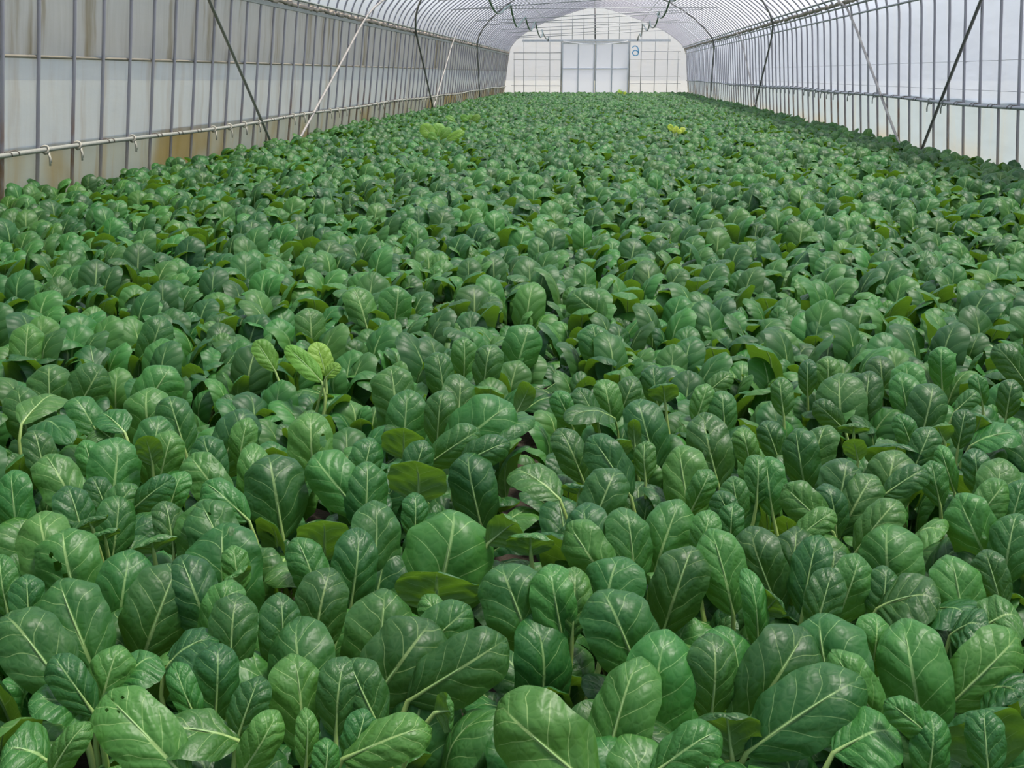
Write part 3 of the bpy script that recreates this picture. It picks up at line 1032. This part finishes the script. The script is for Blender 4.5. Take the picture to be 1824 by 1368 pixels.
HOLES = {('A', 26): [(0.28, 0.80, .11, .055)], ('A', 25): [(-0.30, 0.45, .12, .05), (-0.15, 0.34, .09, .04), (-.42, .56, .07, .03)],
         ('A', 8): [(-.3, .78, .05, .022), (.05, .82, .05, .022), (.32, .76, .05, .02), (-.1, .7, .04, .02)], ('F', 6): [(.05, .62, .09, .07), (-.25, .42, .10, .045)],
         ('G', 4): [(.35, .5, .12, .045)], ('G', 10): [(.3, .42, .08, .03)], ('G', 20): [(.5, .66, .1, .035)], ('E', 13): [(.55, .55, .14, .08)], ('D', 26): [(.1, .7, .05, .025)]}
OUTS = {}
HAND_LEAVES = {}                 # plant index -> list of leaf keyword dicts
for cr, rows_ in HAND.items():
    ox, oy, sc = CROP[cr]
    for i, h in enumerate(rows_):
        face = h[5] if len(h) > 5 else 'f'
        tx, ty, bx, by, wpx = ox + h[0] / sc, oy + h[1] / sc, ox + h[2] / sc, oy + h[3] / sc, h[4] / sc
        rg = np.random.default_rng(ord(cr) * 100 + i)
        zt = {'f': 0.335, 'b': 0.325, 'u': 0.345, 's': 0.30}[face] + rg.uniform(-.012, .012)
        T = on_z(tx, ty, zt)
        depth = project(T)[2]
        d = ray(bx, by)
        if face == 's':
            B = on_z(bx, by, zt - rg.uniform(.02, .05))
            nrm = np.array([0, -0.35, 1.0])
            width = max(wpx * depth / FPX * 1.9, 0.075)
            bulge, curl, dome = 0.14, 0.1, 0.22
        else:
            lean = math.tan(math.radians({'f': 26, 'u': -12}.get(face, 2)) + rg.uniform(-.1, .1))
            q = T - CP
            t = (q[1] - lean * q[2]) / (d[1] - lean * d[2])
            B = CP + d * t
            if face == 'f':         # the blade runs on behind the leaves in front of it
                ax = unit(T - B)
                wm = wpx * depth / FPX
                Lb = max(np.linalg.norm(T - B) * 1.15, (1.55 if wm > .1 else 1.9) * wm)
                Lb = min(Lb, (T[2] - 0.06) / max(ax[2], 0.2))
                B = T - ax * Lb
                T = T + ax * 0.10 * np.linalg.norm(T - B) * min(1.0, wm * 1.4 / Lb)
            elif face == 'b':       # the tip bends over towards the viewer
                hv = unit((CP - T) * np.array([1, 1, 0]))
                T = T + hv * 0.018 + np.array([0, 0, -0.002])
                B = T + (B - T) * 1.1
            view = unit(CP - (T + B) / 2)
            nrm = view * (1 if face == 'f' else -1) + np.array([rg.uniform(-.25, .25), 0, rg.uniform(0, .3)])
            width = wpx * depth / FPX * 1.04
            bulge, curl, dome = (rg.uniform(.11, .19), rg.uniform(.2, .8), rg.uniform(.30, .56)) if face == 'f' else ((0.17, .45, .30) if face == 'b' else (0.07, .1, .16))
        out = np.array([B[0], B[1] - (0.01 if face == 'f' else -0.03)])
        if face == 's':
            out = B[:2] + (B[:2] - T[:2]) * 0.15
        pi = int(np.argmin(((P_XY - out) ** 2).sum(1)))
        OUTS.setdefault(pi, []).append(out)
        HAND_LEAVES.setdefault(pi, []).append(dict(B=B, T=T, nrm=nrm, width=min(width, .20), bulge=bulge, curl=curl, dome=dome, groove=rg.uniform(.2, .42),
                                                   twist=rg.uniform(-.2, .2), holes=HOLES.get((cr, i), ()), seed=int(rg.integers(1e6)), fine=cr in 'ABC'))

for pi, outs in OUTS.items():     # a plant stands under its own leaves
    m = np.mean(outs, axis=0) - P_XY[pi]
    m *= min(1.0, 0.07 / (np.linalg.norm(m) + 1e-9))
    PLANTS[pi][0] += float(m[0])
    PLANTS[pi][1] += float(m[1])

# pale self-sown plants among the crop: pixel of the leaf tips and bases, kind
PALE = [
 ('pale lime green leafy plant standing out among the dark rows left of the furrow', M_PALE, 0.37,
  [(400 + a / 2.606, 500 + b / 2.606, 400 + c_ / 2.606, 500 + d_ / 2.606, w / 2.606) for a, b, c_, d_, w in
   [(280, 300, 450, 470, 95), (425, 278, 470, 440, 110), (140, 272, 235, 420, 100), (535, 385, 470, 450, 60)]]),
 ('large pale green plant far back on the left, taller than the crop', M_PALE, 0.45,
  [(750, 221, 772, 246, 25), (787, 219, 777, 245, 25), (762, 238, 778, 248, 14), (828, 234, 795, 250, 15), (803, 226, 784, 247, 16)]),
 ('low spreading pale green plant, farthest of the pale ones on the left', M_PALE, 0.46,
  [(820, 206, 835, 214, 12), (856, 206, 841, 214, 12), (840, 203, 838, 214, 11), (794, 206, 810, 216, 10)]),
 ('bright yellow-green plant in the far right of the bed', M_YELLOW, 0.44,
  [(1191, 221, 1198, 234, 10), (1206, 224, 1203, 236, 9), (1219, 226, 1210, 238, 10), (1214, 231, 1207, 238, 8), (1199, 228, 1202, 238, 8)]),
 ('small yellow-green plant just in front of the far doors', M_YELLOW, 0.42,
  [(1101, 160, 1106, 167, 6), (1110, 159, 1108, 167, 6), (1106, 162, 1107, 168, 5), (1116, 164, 1110, 168, 5)]),
]


def pos_words(row, col):
    ords = ['first', 'second', 'third', 'fourth', 'fifth', 'sixth', 'seventh', 'eighth', 'ninth', 'tenth', 'eleventh', 'twelfth', 'thirteenth', 'fourteenth', 'fifteenth',
            'sixteenth', 'seventeenth', 'eighteenth', 'nineteenth', 'twentieth', 'twenty-first', 'twenty-second', 'twenty-third', 'twenty-fourth', 'twenty-fifth',
            'twenty-sixth', 'twenty-seventh', 'twenty-eighth', 'twenty-ninth', 'thirtieth', 'thirty-first', 'thirty-second', 'thirty-third', 'thirty-fourth', 'thirty-fifth']
    side = 'left' if col < 0 else 'right'
    return ords[abs(col) - 1], side, ords[row]


# pick the 290 plants that show largest, nearest first
vis = []
for i, (x, y, r, c_) in enumerate(PLANTS):
    u_, v_, d_ = project((x, y, 0.26))
    if d_ > 0.3 and -60 < u_ < IW + 60 and v_ < IH + 60:
        vis.append((d_, i))
vis.sort()
CHOSEN = [i for _, i in vis[:294]]
for i in HAND_LEAVES:
    if i not in CHOSEN:
        CHOSEN.append(i)
chosen_set = set(CHOSEN)
first_row = min(PLANTS[i][2] for i in CHOSEN)
GROUP = 'dark leafy greens in the greenhouse bed'


def plant_root(x, y, label, z=0.0):
    o = bpy.data.objects.new('leafy_green_plant', None)
    COL.objects.link(o)
    o.location = (x, y, z)
    o.empty_display_size = 0.05
    return tag(o, label, 'leafy green', GROUP)


def add_bank_leaf(root, level, kind, az, sc, rg):
    _, b, s = bank(level, kind, rg)
    o = link('leaf', b, root)
    o.rotation_euler = (rg.uniform(-.06, .06), rg.uniform(-.06, .06), math.radians(az))
    o.scale = (sc, sc, sc)
    if s is not None:
        link('stalk', s, o)
    return o


cv_, cf_ = tube_geo([(0, 0, -0.02), (0, 0, 0.0), (0, 0, 0.02), (0, 0, 0.04), (0, 0, 0.05)], [0.010, 0.016, 0.017, 0.010, 0.004], 8)
crown_me = mesh_np('root_crown', cv_, cf_, [M_STALK], np.tile([[0.0, 0.1]], (len(cv_), 1)))
for rank, i in enumerate(CHOSEN):
    x, y, r, c_ = PLANTS[i]
    rg = np.random.default_rng(9000 + i)
    hl = HAND_LEAVES.get(i, [])
    nth, side, rw = pos_words(r - first_row, c_)
    if len(hl) >= 5:
        look = 'crowded dark green leafy plant'
    elif hl and max(h['width'] for h in hl) > .145:
        look = 'broad-leaved dark green plant'
    elif any(len(h['holes']) for h in hl):
        look = 'leafy green plant with insect holes'
    elif hl:
        look = 'glossy dark green leafy plant'
    else:
        look = 'low dark green leafy plant'
    if any(len(h['holes']) for h in hl):
        look = 'leafy green plant with insect holes'
    root = plant_root(x, y, '%s, %s %s of the furrow, %s row from front' % (look, nth, side, rw))
    link('root_crown', crown_me, root)
    org = np.array([x, y, 0.0])
    level = 0 if rank < 110 else 1
    for h in hl:
        kw = dict(h)
        fine = kw.pop('fine')
        C = np.array([rg.uniform(-.012, .012), rg.uniform(-.012, .012), 0.0])
        kw.update(C=C, B=h['B'] - org, T=h['T'] - org)
        hi = len(h['holes']) > 0
        if level == 0 or fine:
            b, s = leaf_meshes('leaf', M_LEAF, nu=22 if hi else 11, nv=60 if hi else 26, **kw)
            o = link('leaf', b, root)
            link('stalk', s, o)
        else:
            link('leaf', leaf_one('leaf', M_LEAF, nu=16 if hi else 7, nv=40 if hi else 16, **kw), root)
    # fill with the plant's other leaves; lower where measured leaves already make the top
    in_hand = project((x, y, 0.3))[1] > 640
    rec = recipe(rg, 8)
    if in_hand:
        rec = rec[max(0, len(hl) - 4):]
        f = 0.86
    else:
        f = rg.uniform(.93, 1.08)
    for kd, az, sc in rec:
        add_bank_leaf(root, level, kd, az, sc * f, rg)

for label, mat, zt, leaves in PALE:
    spec = []
    for tx, ty, bx, by, wpx in leaves:
        T = on_z(tx, ty, zt)
        q = T - CP
        d = ray(bx, by)
        lean = math.tan(math.radians(20))
        t = (q[1] - lean * q[2]) / (d[1] - lean * d[2])
        spec.append((CP + d * t, T, wpx * project(T)[2] / FPX))
    cx = np.mean([s[0][0] for s in spec])
    cy = np.mean([s[0][1] for s in spec]) - 0.03
    root = plant_root(cx, cy, label)
    root['group'] = 'pale plants among the crop'
    org = np.array([cx, cy, 0])
    for k, (B, T, w) in enumerate(spec):
        near = T[1] < 5
        view = unit(CP - T)
        kw = dict(C=np.zeros(3), B=B - org, T=T - org, nrm=view + np.array([0, 0, .5]), width=w, bulge=.1, dome=.2, groove=.5, seed=70 + k, twist=0.2 * (-1) ** k)
        if near:
            b, s = leaf_meshes('leaf', mat, nu=10, nv=24, **kw)
            o = link('leaf', b, root)
            link('stalk', s, o)
        else:
            link('leaf', leaf_one('leaf', mat, nu=5, nv=10, **kw), root)

# ------------------------------------------------------------------ the rest of the crop: one object of instanced plants
src = bpy.data.collections.new('crop_kinds')
NVAR = 10
for vi in range(NVAR):
    rg = np.random.default_rng(300 + vi)
    Vs, Qs, UVs, MI, o_ = [], [], [], [], 0
    for kd, az, sc in recipe(rg, 8):
        c_ = [s for s in SPECS if s[0] == kd]
        sp = dict(c_[int(rg.integers(len(c_)))][1])
        V, Q, UV, SV, SQ, SUV = leaf_arrays(seed=int(rg.integers(1e6)), nu=3, nv=8, sides=3, npet=3, **sp)
        a = math.radians(az)
        Rm = np.array([[math.cos(a), -math.sin(a), 0], [math.sin(a), math.cos(a), 0], [0, 0, 1]])
        for (v_, q_, uv_, mi) in ((V, Q, UV, 0), (SV, SQ, SUV, 1)):
            Vs.append((v_ * sc) @ Rm.T)
            Qs.append(q_ + o_)
            UVs.append(uv_)
            MI.append(np.full(len(q_), mi))
            o_ += len(v_)
    me = mesh_np('crop_kind', np.vstack(Vs), np.vstack(Qs), [M_LEAF_FAR, M_STALK], np.vstack(UVs), mat_idx=np.concatenate(MI))
    src.objects.link(bpy.data.objects.new('crop_kind_%02d' % vi, me))

rest = [i for i in range(len(PLANTS)) if i not in chosen_set]
pts = np.array([[PLANTS[i][0], PLANTS[i][1], 0.0] for i in rest])
near_low = np.where(pts[:, 1] < 1.7, 0.78, 1.0)
crop_me = bpy.data.meshes.new('crop_rows')
crop_me.vertices.add(len(pts))
crop_me.vertices.foreach_set('co', pts.astype(np.float32).ravel())
ra = crop_me.attributes.new('turn', 'FLOAT_VECTOR', 'POINT')
rot = np.zeros((len(pts), 3), np.float32)
rot[:, 0:2] = RNG.uniform(-.08, .08, (len(pts), 2))
rot[:, 2] = RNG.normal(0, 0.6, len(pts))
ra.data.foreach_set('vector', rot.ravel())
sa = crop_me.attributes.new('size', 'FLOAT', 'POINT')
sa.data.foreach_set('value', (RNG.uniform(.88, 1.12, len(pts)) * near_low).astype(np.float32))
va = crop_me.attributes.new('variety', 'INT', 'POINT')
va.data.foreach_set('value', RNG.integers(0, NVAR, len(pts)).astype(np.int32))
crop = link('crop_rows', crop_me)
tag(crop, 'dense sea of dark leafy greens filling the bed back to the far doors', 'leafy greens', None, 'stuff')
ng = bpy.data.node_groups.new('crop_instances', 'GeometryNodeTree')
ng.interface.new_socket('Geometry', in_out='INPUT', socket_type='NodeSocketGeometry')
ng.interface.new_socket('Geometry', in_out='OUTPUT', socket_type='NodeSocketGeometry')
gi = ng.nodes.new('NodeGroupInput')
go = ng.nodes.new('NodeGroupOutput')
ci = ng.nodes.new('GeometryNodeCollectionInfo')
ci.inputs['Collection'].default_value = src
ci.inputs['Separate Children'].default_value = True
ci.inputs['Reset Children'].default_value = True
iop = ng.nodes.new('GeometryNodeInstanceOnPoints')
iop.inputs['Pick Instance'].default_value = True


def named(nm, typ):
    nd = ng.nodes.new('GeometryNodeInputNamedAttribute')
    nd.data_type = typ
    nd.inputs['Name'].default_value = nm
    return nd.outputs['Attribute']


e2r = ng.nodes.new('FunctionNodeEulerToRotation')
ng.links.new(named('turn', 'FLOAT_VECTOR'), e2r.inputs[0])
ng.links.new(gi.outputs[0], iop.inputs['Points'])
ng.links.new(ci.outputs[0], iop.inputs['Instance'])
ng.links.new(named('variety', 'INT'), iop.inputs['Instance Index'])
ng.links.new(e2r.outputs[0], iop.inputs['Rotation'])
ng.links.new(named('size', 'FLOAT'), iop.inputs['Scale'])
ng.links.new(iop.outputs[0], go.inputs[0])
md = crop.modifiers.new('plants', 'NODES')
md.node_group = ng
print('PLANTS', len(PLANTS), 'individual', len(CHOSEN), 'hand plants', len(HAND_LEAVES), 'objects', len(bpy.data.objects))
